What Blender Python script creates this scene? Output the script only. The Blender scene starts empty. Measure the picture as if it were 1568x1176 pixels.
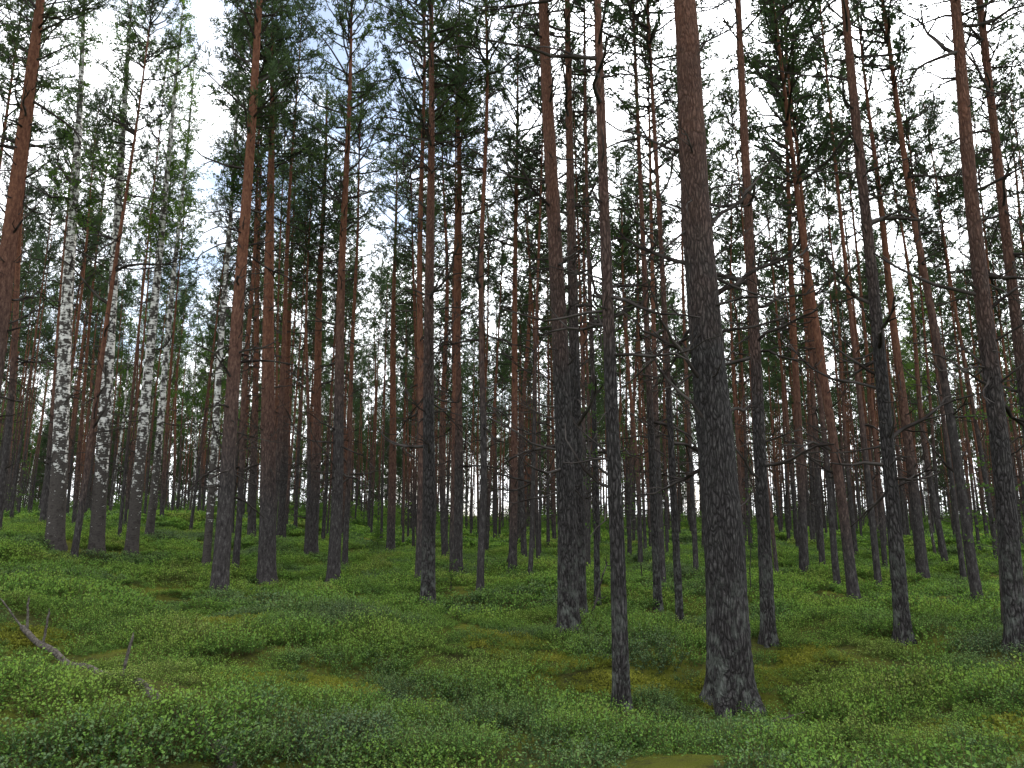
import bpy, math, random
import numpy as np
from mathutils import Vector, Matrix, noise as mnoise
random.seed(7); rng=np.random.default_rng(11)
scene=bpy.context.scene
scene.view_settings.view_transform='Standard'
scene.view_settings.look='None'
scene.view_settings.exposure=0
scene.view_settings.gamma=1
COL=scene.collection

# ------------------------------------------------------------ terrain
def sst(a,b,x):
    t=np.clip((x-a)/(b-a),0,1); return t*t*(3-2*t)
def terrain(x,y):
    x=np.asarray(x,float); y=np.asarray(y,float)
    z=1.55*sst(3,22,-x)*sst(2,14,y)
    z=z+0.38*np.exp(-((x+4.2)**2/5+(y-5.2)**2/6))
    z=z-0.32*np.exp(-((x-1.8)**2/9+(y-9.0)**2/5))
    z=z+0.32*np.exp(-((x-5.5)**2/5+(y-5.5)**2/4))
    z=z+0.30*sst(13,60,y)*sst(-10,25,x)
    n=0.06*np.sin(x*1.3+0.7*np.sin(y*0.9))+0.07*np.sin(y*1.1+1.3+0.8*np.sin(x*0.7))
    n=n+0.035*np.sin(x*3.1+y*1.7)+0.03*np.sin(y*3.7-x*1.9+2)
    n=n+0.17*np.sin(x*0.33+1)*np.sin(y*0.29+2)
    r=np.sqrt(x*x+y*y)
    return z+n*(1-sst(120,300,r))

# ------------------------------------------------------------ camera
F=1110.0; PITCH=math.radians(10.3); CAMZ=float(terrain(0,0))+1.6
cam_d=bpy.data.cameras.new("camera"); cam=bpy.data.objects.new("camera",cam_d); COL.objects.link(cam)
cam.location=(0,0,CAMZ); cam.rotation_euler=(math.radians(90)+PITCH,0,0)
cam_d.sensor_width=36; cam_d.lens=36*F/1568; cam_d.clip_end=3000; cam_d.clip_start=0.05
scene.camera=cam
def bearing(u,v):
    du=u-784; dv=588-v
    return np.array([du, F*math.cos(PITCH)-dv*math.sin(PITCH), F*math.sin(PITCH)+dv*math.cos(PITCH)])
def ground_at(u,v,ymax=60):
    d=bearing(u,v); d=d/d[1]
    ys=np.linspace(2,ymax,6000)
    z=CAMZ+d[2]*ys; g=terrain(d[0]*ys,ys)
    k=np.argmax(z<g)
    if not (z<g).any(): k=len(ys)-1
    y=ys[k]; x=d[0]*y
    return np.array([x,y,float(terrain(x,y))])

# ------------------------------------------------------------ mesh builder
class MB:
    def __init__(s): s.V=[];s.Q=[];s.M=[];s.n=0
    def add(s,v,q,m=0):
        v=np.asarray(v,float); q=np.asarray(q,int)
        s.V.append(v); s.Q.append(q+s.n); s.M.append(np.full(len(q),m,int) if np.isscalar(m) else np.asarray(m)); s.n+=len(v)
    def mesh(s,name,mats,smooth=True):
        V=np.concatenate(s.V); Q=np.concatenate(s.Q); M=np.concatenate(s.M)
        me=bpy.data.meshes.new(name)
        me.vertices.add(len(V)); me.vertices.foreach_set('co',V.ravel())
        me.loops.add(len(Q)*4); me.loops.foreach_set('vertex_index',Q.ravel())
        me.polygons.add(len(Q))
        me.polygons.foreach_set('loop_start',np.arange(len(Q))*4)
        me.polygons.foreach_set('loop_total',np.full(len(Q),4))
        for m in mats: me.materials.append(m)
        me.polygons.foreach_set('material_index',M)
        me.polygons.foreach_set('use_smooth',np.full(len(Q),smooth))
        me.update(calc_edges=True)
        return me
def norm(a): return a/np.maximum(np.linalg.norm(a,axis=-1,keepdims=True),1e-9)
def tube(mb,pts,rad,seg=6,mat=0,disp=None):
    pts=np.asarray(pts,float); rad=np.asarray(rad,float); n=len(pts)
    T=norm(np.gradient(pts,axis=0))
    ref=np.array([0,0,1.0]) if abs(T[0][2])<0.8 else np.array([1.0,0,0])
    A=norm(np.cross(T,ref)); B=np.cross(T,A)
    th=np.arange(seg)*2*math.pi/seg
    R=rad[:,None]*np.ones(seg)[None,:]
    if disp is not None: R=R+disp(pts,th,A,B,rad)
    V=pts[:,None,:]+R[:,:,None]*(np.cos(th)[None,:,None]*A[:,None,:]+np.sin(th)[None,:,None]*B[:,None,:])
    i=np.arange(n-1)[:,None]*seg; j=np.arange(seg)[None,:]; k=(j+1)%seg
    q=np.stack([i+j,i+seg+j,i+seg+k,i+k],-1).reshape(-1,4)
    mb.add(V.reshape(-1,3),q,mat)
def tufts(mb,C,D,K,L,w,spread,mat):
    C=np.repeat(C,K,0); D=np.repeat(D,K,0)
    d=norm(D+spread*rng.normal(size=C.shape)*0.6)
    l=L*rng.uniform(0.7,1.2,size=(len(C),1))
    s=norm(np.cross(d,rng.normal(size=C.shape)))*w
    tip=C+d*l
    V=np.stack([C-s*0.35,C+s*0.35,tip+s*0.5,tip-s*0.5],1).reshape(-1,3)
    mb.add(V,np.arange(len(C)*4).reshape(-1,4),mat)
def leaves(mb,C,A,size,mat,flat=0.5):
    N=len(C)
    a=norm(A); nrm=norm(rng.normal(size=C.shape)*flat+np.array([0,0,1.0]))
    b=norm(np.cross(a,nrm)); s=size*rng.uniform(0.7,1.25,size=(N,1))
    a=a*s; b=b*s*0.38
    V=np.stack([C,C+a*0.5+b,C+a,C+a*0.5-b],1).reshape(-1,3)
    mb.add(V,np.arange(N*4).reshape(-1,4),mat)

# ------------------------------------------------------------ materials
def newmat(name):
    m=bpy.data.materials.new(name); m.use_nodes=True
    nt=m.node_tree; nt.nodes.clear()
    out=nt.nodes.new('ShaderNodeOutputMaterial')
    return m,nt,out
def N(nt,t,**k):
    n=nt.nodes.new(t)
    for a,b in k.items(): setattr(n,a,b)
    return n
def ramp(nt,fac,stops):
    r=N(nt,'ShaderNodeValToRGB'); el=r.color_ramp.elements
    while len(el)<len(stops): el.new(0.5)
    for e,(p,c) in zip(el,stops): e.position=p; e.color=(*c,1)
    nt.links.new(fac,r.inputs[0]); return r.outputs[0]
def mapped(nt,scale,src='Object'):
    tc=N(nt,'ShaderNodeTexCoord'); mp=N(nt,'ShaderNodeMapping'); mp.inputs['Scale'].default_value=scale
    nt.links.new(tc.outputs[src],mp.inputs[0]); return mp.outputs[0]
def noise_(nt,vec,scale,detail=4,rough=0.55):
    n=N(nt,'ShaderNodeTexNoise'); n.inputs['Scale'].default_value=scale; n.inputs['Detail'].default_value=detail; n.inputs['Roughness'].default_value=rough
    nt.links.new(vec,n.inputs['Vector']); return n.outputs[0]
def mixc(nt,fac,a,b,mode='MIX'):
    m=N(nt,'ShaderNodeMix',data_type='RGBA',blend_type=mode)
    for s,v in ((m.inputs[0],fac),(m.inputs[6],a),(m.inputs[7],b)):
        if isinstance(v,(int,float)): s.default_value=v
        elif isinstance(v,tuple): s.default_value=(*v,1)
        else: nt.links.new(v,s)
    return m.outputs[2]
def math_(nt,op,a,b=0.0,clamp=False):
    m=N(nt,'ShaderNodeMath',operation=op,use_clamp=clamp)
    for s,v in ((m.inputs[0],a),(m.inputs[1],b)):
        if isinstance(v,(int,float)): s.default_value=v
        else: nt.links.new(v,s)
    return m.outputs[0]

LOW=[(0.3,(0.023,0.020,0.021)),(0.55,(0.062,0.056,0.055)),(0.75,(0.145,0.136,0.134))]
HIGH=[(0.3,(0.078,0.035,0.025)),(0.55,(0.17,0.080,0.053)),(0.8,(0.27,0.145,0.10))]
def pine_bark():
    m,nt,out=newmat("pine_bark")
    tc=N(nt,'ShaderNodeTexCoord'); sep=N(nt,'ShaderNodeSeparateXYZ'); nt.links.new(tc.outputs['Object'],sep.inputs[0])
    vec=mapped(nt,(1,1,0.22))
    nn=N(nt,'ShaderNodeTexNoise'); nn.inputs['Scale'].default_value=7; nn.inputs['Detail'].default_value=2; nt.links.new(vec,nn.inputs['Vector'])
    wv=mixc(nt,0.13,vec,nn.outputs['Color'],'ADD')
    vo=N(nt,'ShaderNodeTexVoronoi',feature='DISTANCE_TO_EDGE'); vo.inputs['Scale'].default_value=26; nt.links.new(wv,vo.inputs['Vector'])
    crack=ramp(nt,vo.outputs['Distance'],[(0,(0.0,)*3),(0.25,(1,)*3)])
    fine=noise_(nt,mapped(nt,(1,1,0.4)),42,4,0.7)
    oi=N(nt,'ShaderNodeObjectInfo')
    low=ramp(nt,fine,LOW); high=ramp(nt,fine,HIGH)
    big=noise_(nt,mapped(nt,(0.6,0.6,0.5)),1.5,2)
    hh=math_(nt,'ADD',sep.outputs[2],math_(nt,'MULTIPLY',math_(nt,'SUBTRACT',big,0.5),5.0))
    hh=math_(nt,'ADD',hh,math_(nt,'MULTIPLY',math_(nt,'SUBTRACT',oi.outputs['Random'],0.5),3.0))
    mr=N(nt,'ShaderNodeMapRange'); mr.inputs[1].default_value=4.0; mr.inputs[2].default_value=9.0; nt.links.new(hh,mr.inputs[0])
    col=mixc(nt,mr.outputs[0],low,high)
    crk=mixc(nt,mr.outputs[0],(0.22,0.20,0.20),(0.65,0.6,0.55))
    colc=mixc(nt,1.0,col,crk,'MULTIPLY')
    col=mixc(nt,crack,colc,col)
    li=noise_(nt,mapped(nt,(1,1,0.7)),7,4,0.7)
    lm=ramp(nt,li,[(0.48,(0,)*3),(0.64,(0.6,)*3)])
    mr2=N(nt,'ShaderNodeMapRange'); mr2.inputs[1].default_value=0.0; mr2.inputs[2].default_value=1.8; mr2.inputs[3].default_value=1.0; mr2.inputs[4].default_value=0.06; nt.links.new(sep.outputs[2],mr2.inputs[0])
    col=mixc(nt,math_(nt,'MULTIPLY',lm,mr2.outputs[0]),col,(0.20,0.22,0.19))
    p=N(nt,'ShaderNodeBsdfPrincipled'); p.inputs['Roughness'].default_value=0.85; p.inputs['Specular IOR Level'].default_value=0.2
    nt.links.new(col,p.inputs['Base Color'])
    b=N(nt,'ShaderNodeBump'); b.inputs['Strength'].default_value=0.9; b.inputs['Distance'].default_value=0.022
    nt.links.new(math_(nt,'ADD',crack,math_(nt,'MULTIPLY',fine,0.8)),b.inputs['Height']); nt.links.new(b.outputs[0],p.inputs['Normal'])
    nt.links.new(p.outputs[0],out.inputs[0]); return m
def far_bark():
    m,nt,out=newmat("distant_pine_bark")
    tc=N(nt,'ShaderNodeTexCoord'); sep=N(nt,'ShaderNodeSeparateXYZ'); nt.links.new(tc.outputs['Object'],sep.inputs[0])
    oi=N(nt,'ShaderNodeObjectInfo')
    fine=noise_(nt,mapped(nt,(1,1,0.35)),20,3,0.75)
    low=ramp(nt,fine,LOW); high=ramp(nt,fine,HIGH)
    hh=math_(nt,'ADD',sep.outputs[2],math_(nt,'MULTIPLY',math_(nt,'SUBTRACT',oi.outputs['Random'],0.5),4.0))
    hh=math_(nt,'ADD',hh,math_(nt,'MULTIPLY',fine,3.0))
    mr=N(nt,'ShaderNodeMapRange'); mr.inputs[1].default_value=4.0; mr.inputs[2].default_value=9.5; nt.links.new(hh,mr.inputs[0])
    p=N(nt,'ShaderNodeBsdfDiffuse'); nt.links.new(mixc(nt,mr.outputs[0],low,high),p.inputs[0])
    nt.links.new(p.outputs[0],out.inputs[0]); return m
def birch_bark():
    m,nt,out=newmat("birch_bark")
    tc=N(nt,'ShaderNodeTexCoord'); sep=N(nt,'ShaderNodeSeparateXYZ'); nt.links.new(tc.outputs['Object'],sep.inputs[0])
    a=noise_(nt,mapped(nt,(1,1,0.7)),7.5,4,0.6)
    hor=noise_(nt,mapped(nt,(1,1,5)),6,3,0.6)
    mr=N(nt,'ShaderNodeMapRange'); mr.inputs[1].default_value=0.0; mr.inputs[2].default_value=4.0; mr.inputs[3].default_value=0.17; mr.inputs[4].default_value=0.022; nt.links.new(sep.outputs[2],mr.inputs[0])
    s=math_(nt,'ADD',math_(nt,'ADD',math_(nt,'MULTIPLY',a,0.6),math_(nt,'MULTIPLY',hor,0.4)),mr.outputs[0])
    col=ramp(nt,s,[(0.45,(0.74,0.73,0.71)),(0.505,(0.50,0.49,0.47)),(0.53,(0.045,0.04,0.036)),(0.62,(0.085,0.075,0.07)),(0.8,(0.03,0.026,0.024))])
    p=N(nt,'ShaderNodeBsdfDiffuse')
    nt.links.new(col,p.inputs[0])
    nt.links.new(p.outputs[0],out.inputs[0]); return m
def dead_wood(name,c1,c2,bump=True,sc=14):
    m,nt,out=newmat(name)
    f=noise_(nt,mapped(nt,(1,1,1)),sc,4 if bump else 1,0.7)
    col=ramp(nt,f,[(0.35,c1),(0.7,c2)])
    p=N(nt,'ShaderNodeBsdfDiffuse'); nt.links.new(col,p.inputs[0])
    if bump:
        b=N(nt,'ShaderNodeBump'); b.inputs['Strength'].default_value=0.9; b.inputs['Distance'].default_value=0.02
        nt.links.new(f,b.inputs['Height']); nt.links.new(b.outputs[0],p.inputs['Normal'])
    nt.links.new(p.outputs[0],out.inputs[0]); return m
def leaf_mat(name,cols,scale,trans=0.35):
    m,nt,out=newmat(name)
    g=N(nt,'ShaderNodeNewGeometry'); oi=N(nt,'ShaderNodeObjectInfo')
    n1=noise_(nt,g.outputs['Position'],scale,1,0.6)
    f=math_(nt,'ADD',math_(nt,'MULTIPLY',math_(nt,'SUBTRACT',n1,0.5),2.0),math_(nt,'MULTIPLY',oi.outputs['Random'],0.45))
    f=math_(nt,'ADD',f,0.28,True)
    col=ramp(nt,f,[(i/(len(cols)-1),c) for i,c in enumerate(cols)])
    p=N(nt,'ShaderNodeBsdfDiffuse'); nt.links.new(col,p.inputs[0])
    t=N(nt,'ShaderNodeBsdfTranslucent')
    nt.links.new(mixc(nt,1.0,col,(1.2,1.25,0.7),'MULTIPLY'),t.inputs[0])
    mx=N(nt,'ShaderNodeMixShader'); mx.inputs[0].default_value=trans
    nt.links.new(p.outputs[0],mx.inputs[1]); nt.links.new(t.outputs[0],mx.inputs[2])
    nt.links.new(mx.outputs[0],out.inputs[0]); return m
M_bark=pine_bark(); M_fbark=far_bark(); M_birch=birch_bark()
M_twig=dead_wood("dead_twig_bark",(0.028,0.023,0.021),(0.085,0.075,0.07),False,3)
M_log=dead_wood("weathered_log_wood",(0.04,0.034,0.03),(0.19,0.17,0.145),True,22)
M_needle=leaf_mat("pine_needles",[(0.040,0.060,0.040),(0.054,0.084,0.046),(0.076,0.112,0.052)],0.35,0.25)
M_bleaf=leaf_mat("birch_leaves",[(0.055,0.105,0.03),(0.08,0.145,0.038),(0.115,0.18,0.048)],0.5,0.4)
M_bil=leaf_mat("bilberry_leaves",[(0.05,0.086,0.048),(0.060,0.110,0.046),(0.072,0.145,0.036),(0.098,0.165,0.038),(0.10,0.135,0.045)],0.35,0.35)
M_bil2=leaf_mat("bilberry_young_leaves",[(0.14,0.205,0.11),(0.15,0.235,0.092),(0.165,0.295,0.065),(0.215,0.33,0.07),(0.23,0.28,0.085)],0.35,0.35)
M_stem=dead_wood("bilberry_stem",(0.05,0.05,0.02),(0.11,0.09,0.04),False,3)
M_moss=leaf_mat("moss_sprigs",[(0.12,0.15,0.03),(0.19,0.21,0.035),(0.27,0.27,0.05)],2.0,0.3)

def ground_mat():
    m,nt,out=newmat("mossy_forest_floor")
    g=N(nt,'ShaderNodeNewGeometry'); P=g.outputs['Position']
    a=noise_(nt,P,0.6,3,0.65); b=noise_(nt,P,9,5,0.7); c=noise_(nt,P,60,3,0.7)
    moss=ramp(nt,b,[(0.3,(0.06,0.075,0.016)),(0.5,(0.14,0.155,0.026)),(0.75,(0.25,0.24,0.05))])
    lit=ramp(nt,c,[(0.3,(0.028,0.032,0.012)),(0.6,(0.075,0.08,0.03)),(0.8,(0.14,0.13,0.06))])
    f=ramp(nt,math_(nt,'ADD',math_(nt,'MULTIPLY',a,0.5),math_(nt,'MULTIPLY',b,0.5)),[(0.42,(0,)*3),(0.56,(1,)*3)])
    col=mixc(nt,f,moss,lit)
    p=N(nt,'ShaderNodeBsdfDiffuse'); nt.links.new(col,p.inputs[0])
    bp=N(nt,'ShaderNodeBump'); bp.inputs['Strength'].default_value=1; bp.inputs['Distance'].default_value=0.04
    nt.links.new(c,bp.inputs['Height']); nt.links.new(bp.outputs[0],p.inputs['Normal'])
    nt.links.new(p.outputs[0],out.inputs[0]); return m

# ------------------------------------------------------------ ground
n=300; t=np.linspace(-1,1,n); k=5.6
gx=np.sinh(t*k)/math.sinh(k)*900; gy=gx+6
X,Y=np.meshgrid(gx,gy); Z=terrain(X,Y)
mb=MB(); i=np.arange(n-1)[:,None]*n; j=np.arange(n-1)[None,:]
mb.add(np.stack([X,Y,Z],-1).reshape(-1,3),np.stack([i+j,i+j+1,i+n+j+1,i+n+j],-1).reshape(-1,4))
ob=bpy.data.objects.new("forest_floor_ground",mb.mesh("forest_floor_ground",[ground_mat()])); COL.objects.link(ob)

# ------------------------------------------------------------ crowns
def crooked(p0,d,L,n=5,wob=0.15,rise=0.0):
    pts=[np.array(p0,float)]; d=norm(np.array(d,float))
    for q in range(n):
        d=norm(d+rng.normal(size=3)*wob+np.array([0,0,rise])); pts.append(pts[-1]+d*L/n)
    return np.array(pts)
def pine_crown(mb,Hc,R,nb,K=6,NL=0.125,NW=0.019,twigs=True,per=10):
    C=[];D=[]
    for b in range(nb):
        f=rng.uniform(0,1)**0.7
        z=f*Hc*0.97
        prof=(0.45+0.55*min(1,f/0.25))*(1-0.65*max(0,(f-0.5)/0.5)**1.3)
        L=R*prof*rng.uniform(0.5,1.25)
        az=rng.uniform(0,2*math.pi); up=0.1+0.75*f+rng.normal()*0.12
        d=np.array([math.cos(az),math.sin(az),up])
        pts=crooked((0,0,z),d,L,5,0.16,0.06)
        tube(mb,pts,np.linspace(0.026,0.008,6)*(0.6+0.5*L/R),3,1)
        ns=max(3,int(L*6.4))
        for s in range(ns):
            q=rng.uniform(0.38,1.0); ii=min(4,int(q*5)); p=pts[ii]+(pts[ii+1]-pts[ii])*(q*5-ii if q<1 else 1)
            dd=norm(norm(pts[ii+1]-pts[ii])*0.7+rng.normal(size=3)*0.65+np.array([0,0,0.3]))
            l=rng.uniform(0.2,0.54)*(1.15-0.5*q)
            sp=crooked(p,dd,l,2,0.2,0.1)
            if twigs: tube(mb,sp,[0.007,0.005,0.003],3,1)
            m=max(2,int(l*per))
            for e in range(m):
                w=0.31+0.69*e/(m-1)
                jj=0 if w<0.5 else 1; pp=sp[jj]+(sp[jj+1]-sp[jj])*(w*2-jj)
                C.append(pp+rng.normal(size=3)*0.03); D.append(norm(sp[jj+1]-sp[jj]+rng.normal(size=3)*0.35))
    tufts(mb,np.array(C),np.array(D),K,NL,NW,0.9,2)
def birch_crown(mb,Hc,R,nb,ls=0.06,nl=14):
    C=[];A=[]
    for b in range(nb):
        f=rng.uniform(0,1); z=f*Hc; L=R*(0.5+0.5*min(1,f/0.2))*(1-0.7*f)*rng.uniform(0.6,1.1)
        az=rng.uniform(0,2*math.pi); d=np.array([math.cos(az),math.sin(az),0.9])
        pts=crooked((0,0,z),d,L,6,0.16,-0.10)
        tube(mb,pts,np.linspace(0.016,0.004,7),3,1)
        for s in range(int(L*7)+3):
            q=rng.uniform(0.2,1); ii=min(5,int(q*6)); p=pts[ii]
            sp=crooked(p,rng.normal(size=3)*0.7+np.array([0,0,0.1]),rng.uniform(0.2,0.6),4,0.2,-0.2)
            tube(mb,sp,np.linspace(0.004,0.0015,5),3,1)
            for e in range(nl):
                w=rng.integers(0,4); C.append(sp[w]+(sp[w+1]-sp[w])*rng.uniform()+rng.normal(size=3)*0.025); A.append(rng.normal(size=3)+np.array([0,0,-0.5]))
    leaves(mb,np.array(C),np.array(A),ls,2,1.2)
def dead_branches(mb,s0,s1,count,axis,rfun,Lr=(0.3,1.3),mat=1,seg=4,rk=1.0):
    for b in range(count):
        s=rng.uniform(s0,s1); az=rng.uniform(0,2*math.pi)
        p=axis(s); L=rng.uniform(*Lr)*(0.4+0.6*rng.uniform()); r=rng.uniform(0.005,0.011)*(0.6+L)*rk
        d=np.array([math.cos(az),math.sin(az),rng.normal()*0.35+0.1])
        pts=crooked(p,d,L+rfun(s),5,0.22,rng.choice([-0.05,0.10]))
        tube(mb,pts,np.linspace(r,r*0.35,6),seg,mat)
        for q in range(rng.integers(1,5)):
            ii=rng.integers(1,5); sp=crooked(pts[ii],norm(pts[ii]-pts[ii-1])+rng.normal(size=3)*0.6,L*rng.uniform(0.2,0.5),3,0.25)
            tube(mb,sp,np.linspace(r*0.55,r*0.25,4),3,mat)

crown_meshes=[]
for v in range(6):
    mb=MB(); Hc=[6.5,7.5,8.5,7,9,8][v]; R=[1.6,1.8,2.0,1.5,1.9,1.7][v]
    pine_crown(mb,Hc,R,int(Hc*9.5))
    crown_meshes.append((mb.mesh("pine_crown",[M_bark,M_twig,M_needle],False),Hc))
birch_crowns=[]
for v in range(2):
    mb=MB(); birch_crown(mb,9,1.9,55)
    birch_crowns.append((mb.mesh("birch_crown",[M_birch,M_twig,M_bleaf],False),9))

# ------------------------------------------------------------ individually placed trees
def trunk_r(s,H,r0):
    s=np.asarray(s,float)
    return r0*(1-0.88*np.clip(s/H,0,1)**1.1)+r0*0.12*np.exp(-np.clip(s,0,None)/0.7)+r0*0.33*np.exp(-np.clip(s,0,None)/0.14)
def bark_disp(amp,sx,sz):
    def f(pts,th,A,B,rad):
        out=np.zeros((len(pts),len(th)))
        for a in range(len(pts)):
            z=pts[a][2]; am=amp*max(0.25,1-z/7)
            for b,tt in enumerate(th):
                x=math.cos(tt)*rad[a]; y=math.sin(tt)*rad[a]
                w=mnoise.noise((x*9,y*9,z*4))*0.9
                d,_=mnoise.voronoi((x*sx+w,y*sx-w,z*sz+w))
                e=min(1,(d[1]-d[0])/0.3)
                out[a,b]=am*(e*e*(3-2*e)-0.6)+am*0.6*mnoise.noise((x*30,y*30,z*12))
                fl=math.exp(-max(z,0)/0.18)*0.22*rad[a]
                out[a,b]+=fl*math.sin(5*tt+1.3)+0.06*rad[a]*mnoise.noise((x*4,y*4,z*1.1))
        return out
    return f
named=[]
def place_tree(kind,u,v,w,ut,vt,H=None,dead=None,extra=None,hc=None,crown=True,wob=None):
    P=ground_at(u,v); y=P[1]; dist=math.hypot(P[0],y)
    d=bearing(ut,vt); Q=np.array([d[0]/d[1]*y,y,CAMZ+d[2]/d[1]*y])
    D=norm(Q-P); dia=w*dist*0.97/F*0.93; r0=dia/2
    H=H or rng.uniform(17.5,21)
    amp=(rng.uniform(0.015,0.055) if wob is None else wob); ph=rng.uniform(0,6.28); kk=rng.uniform(0.4,0.8)
    side=np.array([math.cos(ph),math.sin(ph)*0.6,0]); hc=hc or H*rng.uniform(0.48,0.60)
    def axis(s):
        s=np.asarray(s,float)
        wv=amp*np.sin(s*kk+ph)*np.clip(s/2,0,1)
        return D*s[...,None]+side*wv[...,None]
    e=bpy.data.objects.new(kind,None); e.empty_display_size=0.5; COL.objects.link(e); e.location=P
    mat=M_birch if kind.startswith('birch') else (M_bark if dist<16 else M_fbark)
    mb=MB()
    if dist<8.5:
        s=np.concatenate([np.arange(-0.25,6.2,0.03),np.arange(6.3,H,0.4)]); seg=72
        tube(mb,axis(s),trunk_r(s,H,r0),seg,0,bark_disp(0.013 if r0>0.1 else 0.006,19,4.5))
    elif dist<15:
        s=np.concatenate([np.arange(-0.25,7,0.07),np.arange(7.2,H,0.4)]); seg=30
        tube(mb,axis(s),trunk_r(s,H,r0),seg,0,bark_disp(0.010,17,4.5))
    else:
        s=np.concatenate([[-0.25,-0.1,0,0.08,0.2,0.4],np.arange(0.7,H,0.4)]); tube(mb,axis(s),trunk_r(s,H,r0),14,0)
    o=bpy.data.objects.new("trunk",mb.mesh("trunk",[mat])); COL.objects.link(o); o.parent=e
    mb=MB()
    nd=dead if dead is not None else rng.integers(34,60)
    if kind.startswith('birch'): nd=nd//3
    dead_branches(mb,1.8+rng.uniform(0,1.5),hc+2.0,nd,lambda s:axis(s),lambda s:float(trunk_r(s,H,r0)),(0.3,1.9),1,4,1.5 if dist<10 else 1.9)
    if extra:
        for (h,az,L,rise,r) in extra:
            az=math.radians(az); p=axis(h)
            pts=crooked(p,(math.cos(az),math.sin(az),rise),L*1.25,10,0.2,0.03)
            tube(mb,pts,np.linspace(r*1.6,r*0.5,11),7,1)
            for q in range(7):
                ii=rng.integers(2,10); sp=crooked(pts[ii],norm(pts[ii]-pts[ii-1])+rng.normal(size=3)*0.6,L*rng.uniform(0.2,0.5),4,0.25,0.03)
                tube(mb,sp,np.linspace(r*0.6,r*0.2,5),4,1)
    o=bpy.data.objects.new("dead_branches",mb.mesh("dead_branches",[M_twig,M_twig])); COL.objects.link(o); o.parent=e
    if crown:
        cm,Hc=(birch_crowns if kind.startswith('birch') else crown_meshes)[rng.integers(0,2 if kind.startswith('birch') else 6)]
        o=bpy.data.objects.new("crown",cm); COL.objects.link(o); o.parent=e
        o.location=axis(hc); sc=(H-hc)/Hc
        q=Vector((0,0,1)).rotation_difference(Vector(D)); o.rotation_mode='QUATERNION'
        o.rotation_quaternion=q @ Matrix.Rotation(rng.uniform(0,6.28),3,'Z').to_quaternion()
        o.scale=(sc**0.5,sc**0.5,sc)
    named.append((P[0],P[1]))
    return P
T=[ # kind,u,v,w,ut,vt
('pine_tree',-52,885,30,62,0),('pine_tree',4,778,12,45,350),('birch_tree',83,838,23,130,0),('pine_tree',68,808,13,108,300),
('pine_tree',112,860,9,155,560),('birch_tree',147,850,20,196,80),('birch_tree',200,855,18,262,200),('birch_tree',228,825,12,290,180),
('pine_tree',335,912,25,398,0),('birch_tree',315,872,12,342,480),('pine_tree',408,893,27,417,0),('pine_tree',360,876,10,378,560),
('pine_tree',430,832,14,462,0),('pine_tree',385,830,13,398,300),('pine_tree',478,850,17,500,150),('pine_tree',510,893,20,538,0),
('pine_tree',655,930,23,661,0),('pine_tree',642,893,14,648,0),('pine_tree',700,882,18,703,0),('pine_tree',735,912,12,743,100),
('pine_tree',785,877,14,792,150),('pine_tree',598,848,14,606,300),('pine_tree',872,972,34,835,0),('pine_tree',888,945,22,868,0),
('pine_tree',1008,935,13,990,500),('pine_tree',1042,962,12,1018,500),('pine_tree',1178,985,21,1130,0),('pine_tree',1232,887,14,1203,200),
('pine_tree',1308,918,16,1216,250),('pine_tree',1283,905,10,1245,500),('pine_tree',1385,982,21,1295,0),('pine_tree',1415,893,16,1318,60),
('pine_tree',1500,935,14,1368,120),('pine_tree',1560,995,26,1460,0),('pine_tree',1610,960,18,1500,0),('pine_tree',812,885,8,822,500),
('pine_tree',915,925,10,905,500),('pine_tree',528,868,9,545,400),
]
for q in T: place_tree(*q)
P22=place_tree('pine_tree',953,1092,26,915,0,H=17,dead=56,wob=0.04)
PM=place_tree('pine_tree',1122,1078,66,1046,0,H=20,dead=44,wob=0.03,extra=[
 (5.2,5,1.7,0.10,0.026),(3.0,185,1.0,0.05,0.02),(4.4,170,1.1,0.15,0.02),(5.7,165,1.4,0.2,0.022),
 (3.7,-5,1.0,-0.25,0.018),(6.2,20,1.5,0.5,0.02),(4.0,200,1.5,0.35,0.02),(4.9,150,1.2,0.1,0.018),(3.3,215,1.2,0.5,0.02),(4.6,-20,1.1,0.5,0.016)])

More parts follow.
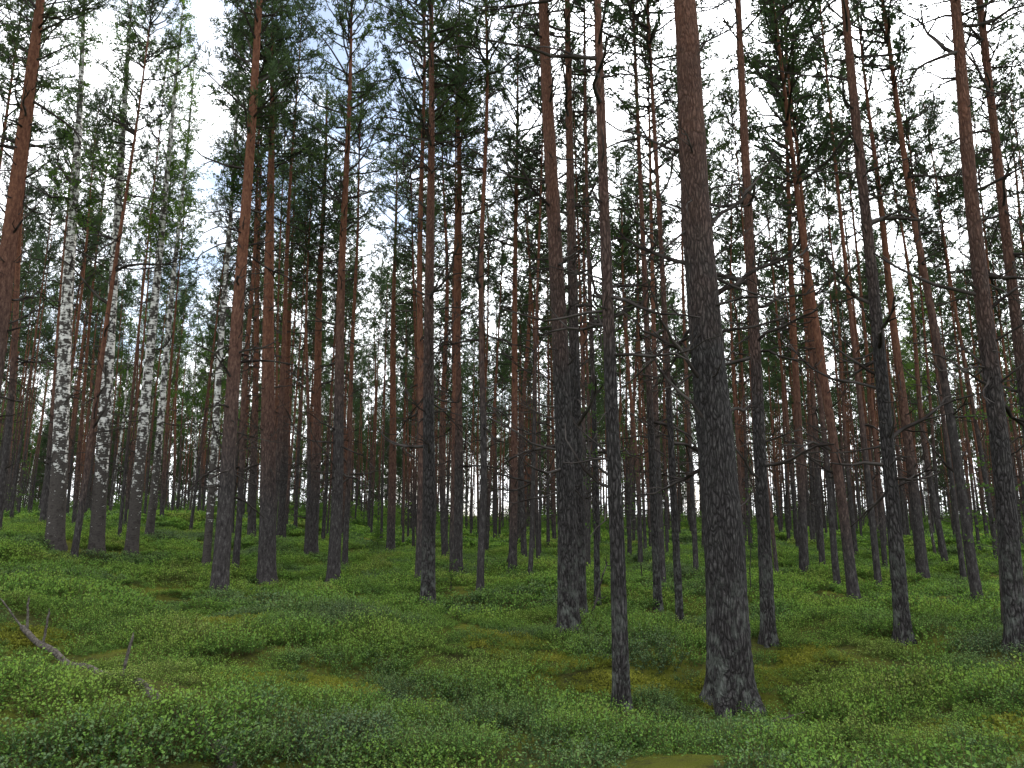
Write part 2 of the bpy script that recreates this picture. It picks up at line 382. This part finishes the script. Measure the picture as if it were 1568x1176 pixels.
# ------------------------------------------------------------ instancing helper
def hidden_collection(name,meshes):
    c=bpy.data.collections.new(name)
    for i,me in enumerate(meshes):
        o=bpy.data.objects.new("%s_variant_%02d"%(name,i),me); c.objects.link(o)
    return c
def scatter(name,pts,rot,scl,idx,coll):
    me=bpy.data.meshes.new(name); me.from_pydata([tuple(p) for p in pts],[],[])
    a=me.attributes.new('rot','FLOAT_VECTOR','POINT'); a.data.foreach_set('vector',np.asarray(rot,float).ravel())
    a=me.attributes.new('scl','FLOAT_VECTOR','POINT'); a.data.foreach_set('vector',np.asarray(scl,float).ravel())
    a=me.attributes.new('idx','INT','POINT'); a.data.foreach_set('value',np.asarray(idx,int))
    o=bpy.data.objects.new(name,me); COL.objects.link(o)
    ng=bpy.data.node_groups.new(name,'GeometryNodeTree')
    ng.interface.new_socket('Geometry',in_out='INPUT',socket_type='NodeSocketGeometry')
    ng.interface.new_socket('Geometry',in_out='OUTPUT',socket_type='NodeSocketGeometry')
    gi=ng.nodes.new('NodeGroupInput'); go=ng.nodes.new('NodeGroupOutput')
    ci=ng.nodes.new('GeometryNodeCollectionInfo'); ci.inputs['Collection'].default_value=coll
    ci.inputs['Separate Children'].default_value=True; ci.inputs['Reset Children'].default_value=True
    ip=ng.nodes.new('GeometryNodeInstanceOnPoints'); ip.inputs['Pick Instance'].default_value=True
    def na(nm,t):
        x=ng.nodes.new('GeometryNodeInputNamedAttribute'); x.data_type=t; x.inputs['Name'].default_value=nm
        return [s for s in x.outputs if s.enabled and s.name=='Attribute'][0]
    L=ng.links.new
    L(gi.outputs[0],ip.inputs['Points']); L(ci.outputs[0],ip.inputs['Instance'])
    L(na('rot','FLOAT_VECTOR'),ip.inputs['Rotation']); L(na('scl','FLOAT_VECTOR'),ip.inputs['Scale']); L(na('idx','INT'),ip.inputs['Instance Index'])
    L(ip.outputs[0],go.inputs[0])
    md=o.modifiers.new('scatter','NODES'); md.node_group=ng
    return o

# ------------------------------------------------------------ distant forest mass
def append(mb,sub,fn):
    for vv,qq,mm in zip(sub.V,sub.Q,sub.M): mb.V.append(fn(vv)); mb.Q.append(qq+mb.n); mb.M.append(mm)
    mb.n+=sub.n
def forest_pine(lod):
    mb=MB(); H=rng.uniform(17,20.5); r0=rng.uniform(0.07,0.12); hc=H*rng.uniform(0.54,0.67)
    if lod==2: H=rng.uniform(9,15); hc=H*rng.uniform(0.12,0.25)
    ph=rng.uniform(0,6.28); am=rng.uniform(0.03,0.12); kk=rng.uniform(0.2,0.5); lean=rng.normal(size=2)*0.012
    def axis(s):
        s=np.asarray(s,float); w=am*(np.sin(s*kk+ph)-math.sin(ph))
        return np.stack([w+lean[0]*s,0.5*w+lean[1]*s,s],-1)
    s=np.concatenate([[-0.3,0,0.15,0.4],np.arange(0.9,H,0.6 if lod==0 else 1.5)])
    tube(mb,axis(s),trunk_r(s,H,r0),9 if lod==0 else 6,0)
    dead_branches(mb,1.5,hc+1.5,44 if lod==0 else 20,axis,lambda s:float(trunk_r(s,H,r0)),(0.3,1.6),1,3,1.8 if lod==0 else 2.2)
    sub=MB(); Hc=H-hc
    if lod==0: pine_crown(sub,Hc,rng.uniform(1.3,1.85),int(Hc*9))
    elif lod==1: pine_crown(sub,Hc,rng.uniform(1.25,1.7),int(Hc*7.3),4,0.20,0.037,False,5)
    else: pine_crown(sub,Hc,rng.uniform(1.2,1.7),int(Hc*8),4,0.22,0.05,False,5)
    off=axis(hc)
    append(mb,sub,lambda vv: vv+off+np.stack([lean[0]*vv[:,2],lean[1]*vv[:,2],0*vv[:,2]],-1))
    return mb.mesh("forest_pine",[M_fbark,M_twig,M_needle],True)
def forest_birch(v):
    mb=MB(); H=16.; r0=0.075
    def axis(s):
        s=np.asarray(s,float); w=0.2*np.sin(s*0.4+v*2); return np.stack([w,0.3*w,s],-1)
    s=np.concatenate([[-0.3,0,0.15,0.4],np.arange(0.9,H,0.6)]); tube(mb,axis(s),trunk_r(s,H,r0),8,0)
    sub=MB(); birch_crown(sub,9.5,1.9,50,0.085,9)
    append(mb,sub,lambda vv: vv+np.array([0.1,0,6.5]))
    return mb.mesh("forest_birch",[M_birch,M_twig,M_bleaf],True)
NV=8
coll=hidden_collection("forest_tree",[forest_pine(0) for _ in range(NV)]+[forest_birch(v) for v in range(2)]+[forest_pine(1) for _ in range(6)]+[forest_pine(2) for _ in range(4)])
pts=[];grid={}
def ok(x,y,md):
    for a,b in named:
        if (a-x)**2+(b-y)**2<1.0: return False
    cx,cy=int(x//2),int(y//2)
    for i in range(cx-1,cx+2):
        for j in range(cy-1,cy+2):
            for (a,b) in grid.get((i,j),()):
                if (a-x)**2+(b-y)**2<md*md: return False
    grid.setdefault((cx,cy),[]).append((x,y)); return True
tries=0
while tries<120000 and len(pts)<1720:
    tries+=1
    y=rng.uniform(-6,150); x=rng.uniform(-120,115)
    if abs(x)>0.78*max(y,0)+9: continue
    infr=abs(x)<0.74*y+1
    if infr and y<18: continue
    if (not infr) and (rng.uniform()<0.65 or math.hypot(x,y)<7): continue
    if y>60 and rng.uniform()<0.35: continue
    if y>95 and x>-0.1*y and rng.uniform()<0.3: continue
    if y<40 and -0.225*y<x<-0.125*y: continue          # natural canopy opening
    if y<25 and -0.66*y<x<-0.40*y: continue            # birch group stands in the open
    if ok(x,y,1.85 if y>30 else 2.05): pts.append((x,y))
pts=np.array(pts); m=len(pts); z=terrain(pts[:,0],pts[:,1])
idx=np.where(pts[:,1]>38,NV+2+rng.integers(0,6,m),rng.integers(0,NV,m))
isb=(rng.uniform(size=m)<np.where(pts[:,0]<-0.28*pts[:,1],0.12,0.015)); idx=np.where(isb,NV+rng.integers(0,2,m),idx)
lowc=(pts[:,1]>75)&(rng.uniform(size=m)<np.where(pts[:,0]<-0.1*pts[:,1],0.35,0.16)*np.clip((pts[:,1]-60)/50,0.3,1.3)); idx=np.where(lowc,NV+8+rng.integers(0,4,m),idx)
sc=rng.uniform(0.82,1.12,m); thick=sc*rng.uniform(0.65,1.25,m)
scatter("distant_pine_forest",np.stack([pts[:,0],pts[:,1],z-0.03],-1),np.stack([rng.normal(size=m)*0.014,rng.normal(size=m)*0.014,rng.uniform(0,6.28,m)],-1),np.stack([thick,thick,sc],-1),idx,coll)
print("FOREST",m)
# understory bushes far back
def bush(H):
    mb=MB(); C=[];A=[]
    for s in range(7):
        a=rng.uniform(0,6.28); q=crooked((0.2*math.cos(a),0.2*math.sin(a),-0.1),(0.4*math.cos(a),0.4*math.sin(a),1),H*rng.uniform(0.5,1),6,0.15)
        tube(mb,q,np.linspace(0.014,0.003,7),3,0)
        for b in range(9):
            ii=rng.integers(1,6); sp=crooked(q[ii],rng.normal(size=3),0.5,3,0.2)
            for e in range(12):
                w=rng.integers(0,3); C.append(sp[w]+rng.normal(size=3)*0.1); A.append(rng.normal(size=3))
    leaves(mb,np.array(C),np.array(A),0.13,1,1.0)
    return mb.mesh("understory_bush",[M_twig,M_bleaf],False)
bc=hidden_collection("understory_bush",[bush(2.0),bush(3.4),bush(1.3)])
y=rng.uniform(50,150,3000)
x=rng.uniform(-1,1,3000)*(0.78*y+5)
kp=(rng.uniform(size=3000)<np.where(x<-0.1*y,0.9,0.55)*np.clip((y-45)/50,0.10,1)); x=x[kp];y=y[kp];m=len(x)
s=rng.uniform(0.5,1.2,m)
scatter("understory_bushes",np.stack([x,y,terrain(x,y)],-1),np.stack([0*x,0*x,rng.uniform(0,6.28,m)],-1),np.stack([s*1.4,s*1.4,s],-1),rng.integers(0,3,m),bc)

# ------------------------------------------------------------ undergrowth
def clump(R,Hh,nst,nl,ls,mats=None,name="bilberry_clump"):
    mb=MB(); C=[];A=[];W=[]
    for s in range(nst):
        a=rng.uniform(0,6.28); r=R*math.sqrt(rng.uniform()); p=np.array([r*math.cos(a),r*math.sin(a),-0.03])
        h=Hh*(1-0.5*(r/R)**2)*rng.uniform(0.5,1.15)
        q=crooked(p,(0.6*math.cos(a)*r/R+rng.normal()*0.18,0.6*math.sin(a)*r/R+rng.normal()*0.18,1),h,3,0.18)
        tube(mb,q,np.array([0.002,0.0017,0.0013,0.0008])*(ls/0.018),3,2)
        for e in range(nl):
            w=(0.2+0.8*(e+0.5)/nl)*2.999; ii=min(2,int(w)); c=q[ii]+(q[ii+1]-q[ii])*(w-ii)
            A.append(rng.normal(size=3)*np.array([1,1,0.5])+np.array([0,0,0.4])); C.append(c+norm(A[-1])*ls*0.2)
            W.append(1 if (w>2.0 and rng.uniform()<0.7) else 0)
    leaves(mb,np.array(C),np.array(A),ls,np.array(W),0.6)
    return mb.mesh(name,mats or [M_bil,M_bil2,M_stem],False)
near=[clump(0.33,0.29,105,12,0.022) for _ in range(6)]
mid=[clump(0.5,0.34,120,11,0.039) for _ in range(5)]
far=[clump(1.0,0.36,110,10,0.095) for _ in range(3)]
mossm=[clump(0.22,0.10,130,7,0.021,[M_moss,M_moss,M_stem],"moss_cushion") for _ in range(3)]
moss=[ground_at(880,1030)[:2],ground_at(1085,1060)[:2],ground_at(255,898)[:2],ground_at(945,1045)[:2]]
mrad=[(0.8,0.65),(0.45,0.4),(1.4,0.4),(0.55,0.45)]
logA=ground_at(30,968); logB=ground_at(355,1190)
def nzf(x,y): return 0.5+0.25*np.sin(x*1.3+1.7*np.sin(y*0.9))+0.25*np.sin(y*1.5+x*0.6+1.5*np.sin(x*1.0))
def place(cnt,region,thin):
    x=rng.uniform(region[0],region[1],cnt); y=rng.uniform(region[2],region[3],cnt)
    r=np.hypot(x,y)
    keep=(np.abs(x)<0.9*np.maximum(y,0)+4)&(r>region[4])&(r<region[5])
    nz=nzf(x,y)
    keep&=rng.uniform(size=cnt)<(1-thin*(nz<0.07))
    for (c,rr) in zip(moss,mrad):
        keep&=((((x-c[0])/rr[0])**2+((y-c[1])/rr[1])**2)>rng.uniform(0.5,1.3,cnt))|(rng.uniform(size=cnt)<0.12)
    for (a,b) in named:
        keep&=((x-a)**2+(y-b)**2)>0.10
    ab=logB[:2]-logA[:2]; tt=np.clip(((x-logA[0])*ab[0]+(y-logA[1])*ab[1])/(ab@ab),0,1)
    dl=np.hypot(x-logA[0]-tt*ab[0],y-logA[1]-tt*ab[1]); keep&=(dl>0.20)|((tt>0.14)&(tt<0.22)&(dl>0.08))|(tt>0.8)
    return x[keep],y[keep],nz[keep]
def veg(name,meshes,cnt,region,thin,smul):
    x,y,nz=place(cnt,region,thin); m=len(x)
    s=smul*(0.45+0.9*nz)*rng.uniform(0.65,1.35,m)
    ab=logB[:2]-logA[:2]; tt=np.clip(((x-logA[0])*ab[0]+(y-logA[1])*ab[1])/(ab@ab),0,1)
    dl=np.hypot(x-logA[0]-tt*ab[0],y-logA[1]-tt*ab[1]); s=np.where((dl<0.65)&(tt<0.8),np.minimum(s*0.65,0.56),s)
    c=hidden_collection(name+"_clump",meshes)
    scatter(name,np.stack([x,y,terrain(x,y)-0.01],-1),np.stack([rng.normal(size=m)*0.14,rng.normal(size=m)*0.14,rng.uniform(0,6.28,m)],-1),np.stack([s**0.5,s**0.5,s],-1),rng.integers(0,len(meshes),m),c)
    print(name,m)
veg("bilberry_undergrowth",near,int(8.5*32*16),(-16,16,-1,15,1.2,14.5),0.5,1.0)
veg("bilberry_undergrowth",mid,int(3.4*70*32),(-35,35,8,40,14,40),0.45,0.95)
veg("bilberry_undergrowth",far,int(0.8*200*90),(-100,100,20,110,39,110),0.5,0.95)
# moss cushions in the openings
x=rng.uniform(-9,9,7000); y=rng.uniform(2,14,7000); kp=(nzf(x,y)<0.11)
for (c,rr) in zip(moss,mrad): kp|=((((x-c[0])/rr[0])**2+((y-c[1])/rr[1])**2)<1.3)
kp&=rng.uniform(size=7000)<0.7; kp&=np.abs(x)<0.8*y+1
x=x[kp];y=y[kp];m=len(x); s=rng.uniform(0.5,1.4,m)
scatter("moss_patch",np.stack([x,y,terrain(x,y)],-1),np.stack([0*x,0*x,rng.uniform(0,6.28,m)],-1),np.stack([s,s,s],-1),rng.integers(0,3,m),hidden_collection("moss_cushion",mossm))
print("moss",m)

# ------------------------------------------------------------ fallen log
mb=MB(); nseg=60
tt=np.linspace(0,1,nseg)[:,None]; ax=logA*(1-tt)+logB*tt
ax[:,2]=terrain(ax[:,0],ax[:,1])*0.7+(logA[2]*(1-tt[:,0])+logB[2]*tt[:,0])*0.3+0.085-0.07*tt[:,0]**4
ax[:,0]+=0.05*np.sin(tt[:,0]*7); ax[:,2]+=0.02*np.sin(tt[:,0]*9)
def ld(pts,th,A,B,rad):
    return np.array([[0.008*mnoise.noise((math.cos(b)*2,math.sin(b)*2,i*0.25))+0.007*mnoise.noise((math.cos(b)*6,math.sin(b)*6,i*0.08)) for b in th] for i in range(len(pts))])
rad=np.linspace(0.033,0.046,nseg); rad[0]=rad[-1]=0.002
tube(mb,ax,rad,20,0,ld)
for (u,v,ut,vt,r) in [(40,972,44,912,0.018),(68,985,76,930,0.016),(182,1045,205,968,0.018),(228,1090,222,1055,0.013),(4,945,0,915,0.013)]:
    k=int(np.argmin([abs(bearing(u,v)[0]/bearing(u,v)[1]-p[0]/p[1]) for p in ax])); p=ax[k]
    d=bearing(ut,vt); q=np.array([d[0]/d[1]*p[1],p[1],CAMZ+d[2]/d[1]*p[1]])
    s=np.linspace(0,1,8)[:,None]; pp=p*(1-s)+q*s+rng.normal(size=(8,3))*0.003
    tube(mb,pp,np.append(np.linspace(r,r*0.7,7),0.002),8,0)
o=bpy.data.objects.new("fallen_log",mb.mesh("fallen_log",[M_log])); COL.objects.link(o)

def stick(name,p,q,r,mat):
    mb=MB(); s=np.linspace(0,1,14)[:,None]; pp=p*(1-s)+q*s+rng.normal(size=(14,3))*0.012*np.linalg.norm(q-p)/2
    tube(mb,pp,np.linspace(r,r*0.4,14),7,0)
    for k in range(6):
        ii=rng.integers(3,13); sp=crooked(pp[ii],norm(q-p)+rng.normal(size=3)*0.6,np.linalg.norm(q-p)*0.18,4,0.2); tube(mb,sp,np.linspace(r*0.4,r*0.15,5),4,0)
    o=bpy.data.objects.new(name,mb.mesh(name,[mat])); COL.objects.link(o)
def pix_at(u,v,y):
    d=bearing(u,v); return np.array([d[0]/d[1]*y,y,CAMZ+d[2]/d[1]*y])
p=ground_at(770,872); stick("leaning_dead_tree",p,pix_at(850,700,p[1]-0.6),0.035,M_twig)
p=ground_at(905,945); stick("leaning_dead_tree",p,pix_at(930,860,p[1]+0.4),0.025,M_twig)
p=ground_at(1090,1085); q=ground_at(1150,1105); stick("fallen_stick",p+[0,0,0.16],q+[0,0,0.10],0.014,M_log)
p=ground_at(1180,1128); q=ground_at(1235,1120); stick("fallen_stick",p+[0,0,0.15],q+[0,0,0.2],0.010,M_log)

# saplings
def sapling(name,u,v,H,R,dens):
    P=ground_at(u,v); mb=MB(); pts=crooked((0,0,-0.05),(0,0,1),H,10,0.05)
    tube(mb,pts,np.linspace(0.014,0.004,11),6,0); C=[];A=[]
    for b in range(int(dens*H)):
        f=rng.uniform(0.25,1); ii=min(9,int(f*10)); az=rng.uniform(0,6.28)
        sp=crooked(pts[ii],(math.cos(az),math.sin(az),0.5),R*(1.2-f)*rng.uniform(0.6,1.2)+0.1,4,0.2,-0.03); tube(mb,sp,np.linspace(0.005,0.0015,5),3,0)
        for e in range(14):
            w=rng.integers(0,4); C.append(sp[w]+(sp[w+1]-sp[w])*rng.uniform()+rng.normal(size=3)*0.03); A.append(rng.normal(size=3))
    leaves(mb,np.array(C),np.array(A),0.05,1,0.8)
    o=bpy.data.objects.new(name,mb.mesh(name,[M_twig,M_bleaf],False)); COL.objects.link(o); o.location=P
for a in [(1535,960,4.2,0.8,9),(880,925,5.0,0.7,7),(1150,905,2.6,0.5,8),(1340,870,1.8,0.6,10),(985,900,6.5,0.9,6),(690,905,0.8,0.4,14),(20,800,3.0,0.9,9)]:
    sapling("birch_sapling",*a)
def spruce(u,v,H):
    P=ground_at(u,v); mb=MB(); tube(mb,np.array([[0,0,-0.1],[0,0,H*0.5],[0,0,H]]),[0.02,0.012,0.003],6,0); C=[];D=[]
    for b in range(70):
        f=rng.uniform(0.05,0.97); az=rng.uniform(0,6.28); L=H*0.42*(1-f)+0.05
        sp=crooked((0,0,f*H),(math.cos(az),math.sin(az),0.15),L,4,0.08); tube(mb,sp,np.linspace(0.005,0.002,5),3,0)
        for e in range(int(L*30)+3):
            w=rng.integers(0,4); C.append(sp[w]+(sp[w+1]-sp[w])*rng.uniform()+rng.normal(size=3)*[0.04,0.04,0.01]); D.append(norm(sp[w+1]-sp[w]))
    tufts(mb,np.array(C),np.array(D),9,0.04,0.008,0.9,1)
    o=bpy.data.objects.new("young_spruce",mb.mesh("young_spruce",[M_twig,M_bleaf],False)); COL.objects.link(o); o.location=P
spruce(578,845,1.3); spruce(1345,860,1.2); spruce(1095,855,1.0)

# ------------------------------------------------------------ sky & sun
SE=math.radians(34); AZ=math.radians(29)   # azimuth to the right of +Y
sd=Vector((math.sin(AZ)*math.cos(SE),math.cos(AZ)*math.cos(SE),math.sin(SE)))
w=bpy.data.worlds.new("World"); scene.world=w; w.use_nodes=True; nt=w.node_tree; nt.nodes.clear()
out=N(nt,'ShaderNodeOutputWorld'); bg=N(nt,'ShaderNodeBackground'); bg.inputs[1].default_value=0.15
sky=N(nt,'ShaderNodeTexSky',sky_type='NISHITA'); sky.sun_disc=False; sky.sun_elevation=SE; sky.sun_rotation=AZ
tc=N(nt,'ShaderNodeTexCoord'); G=tc.outputs['Generated']
cl=noise_(nt,mapped(nt,(1,1,1.8),'Generated'),2.8,5,0.6)
def dotp(v):
    d=N(nt,'ShaderNodeVectorMath',operation='DOT_PRODUCT'); nt.links.new(G,d.inputs[0]); d.inputs[1].default_value=v; return d.outputs['Value']
gap=math_(nt,'POWER',math_(nt,'MAXIMUM',dotp((-.16,.83,.53)),0.0),30.0)
dsun=dotp(tuple(sd))
glow=math_(nt,'POWER',math_(nt,'MAXIMUM',dsun,0.0),8.0)
c=math_(nt,'SUBTRACT',math_(nt,'ADD',cl,math_(nt,'MULTIPLY',glow,0.3)),math_(nt,'MULTIPLY',gap,0.26))
cm=ramp(nt,c,[(0.34,(0,)*3),(0.53,(1,)*3)])
# clouds are brighter on the sun's side of the sky
side=math_(nt,'ADD',math_(nt,'MULTIPLY',dsun,0.20),0.90)
br=math_(nt,'ADD',math_(nt,'MULTIPLY',glow,26.0),math_(nt,'MULTIPLY',side,math_(nt,'ADD',math_(nt,'MULTIPLY',cl,32.0),1.0)))
cc=N(nt,'ShaderNodeCombineColor')
for i_,f_ in enumerate((0.98,1.0,1.03)): nt.links.new(math_(nt,'MULTIPLY',br,f_),cc.inputs[i_])
skyb=mixc(nt,1.0,mixc(nt,1.0,sky.outputs[0],(1.4,1.4,1.4),'MULTIPLY'),(1.2,1.25,1.2),'ADD')
col=mixc(nt,cm,skyb,cc.outputs[0])
nt.links.new(col,bg.inputs[0]); nt.links.new(bg.outputs[0],out.inputs[0])
sl=bpy.data.lights.new("sun",'SUN'); sl.energy=4.6; sl.angle=math.radians(12); sl.color=(1,0.95,0.86)
so=bpy.data.objects.new("sun",sl); COL.objects.link(so); so.rotation_mode='QUATERNION'
so.rotation_quaternion=sd.to_track_quat('Z','Y')
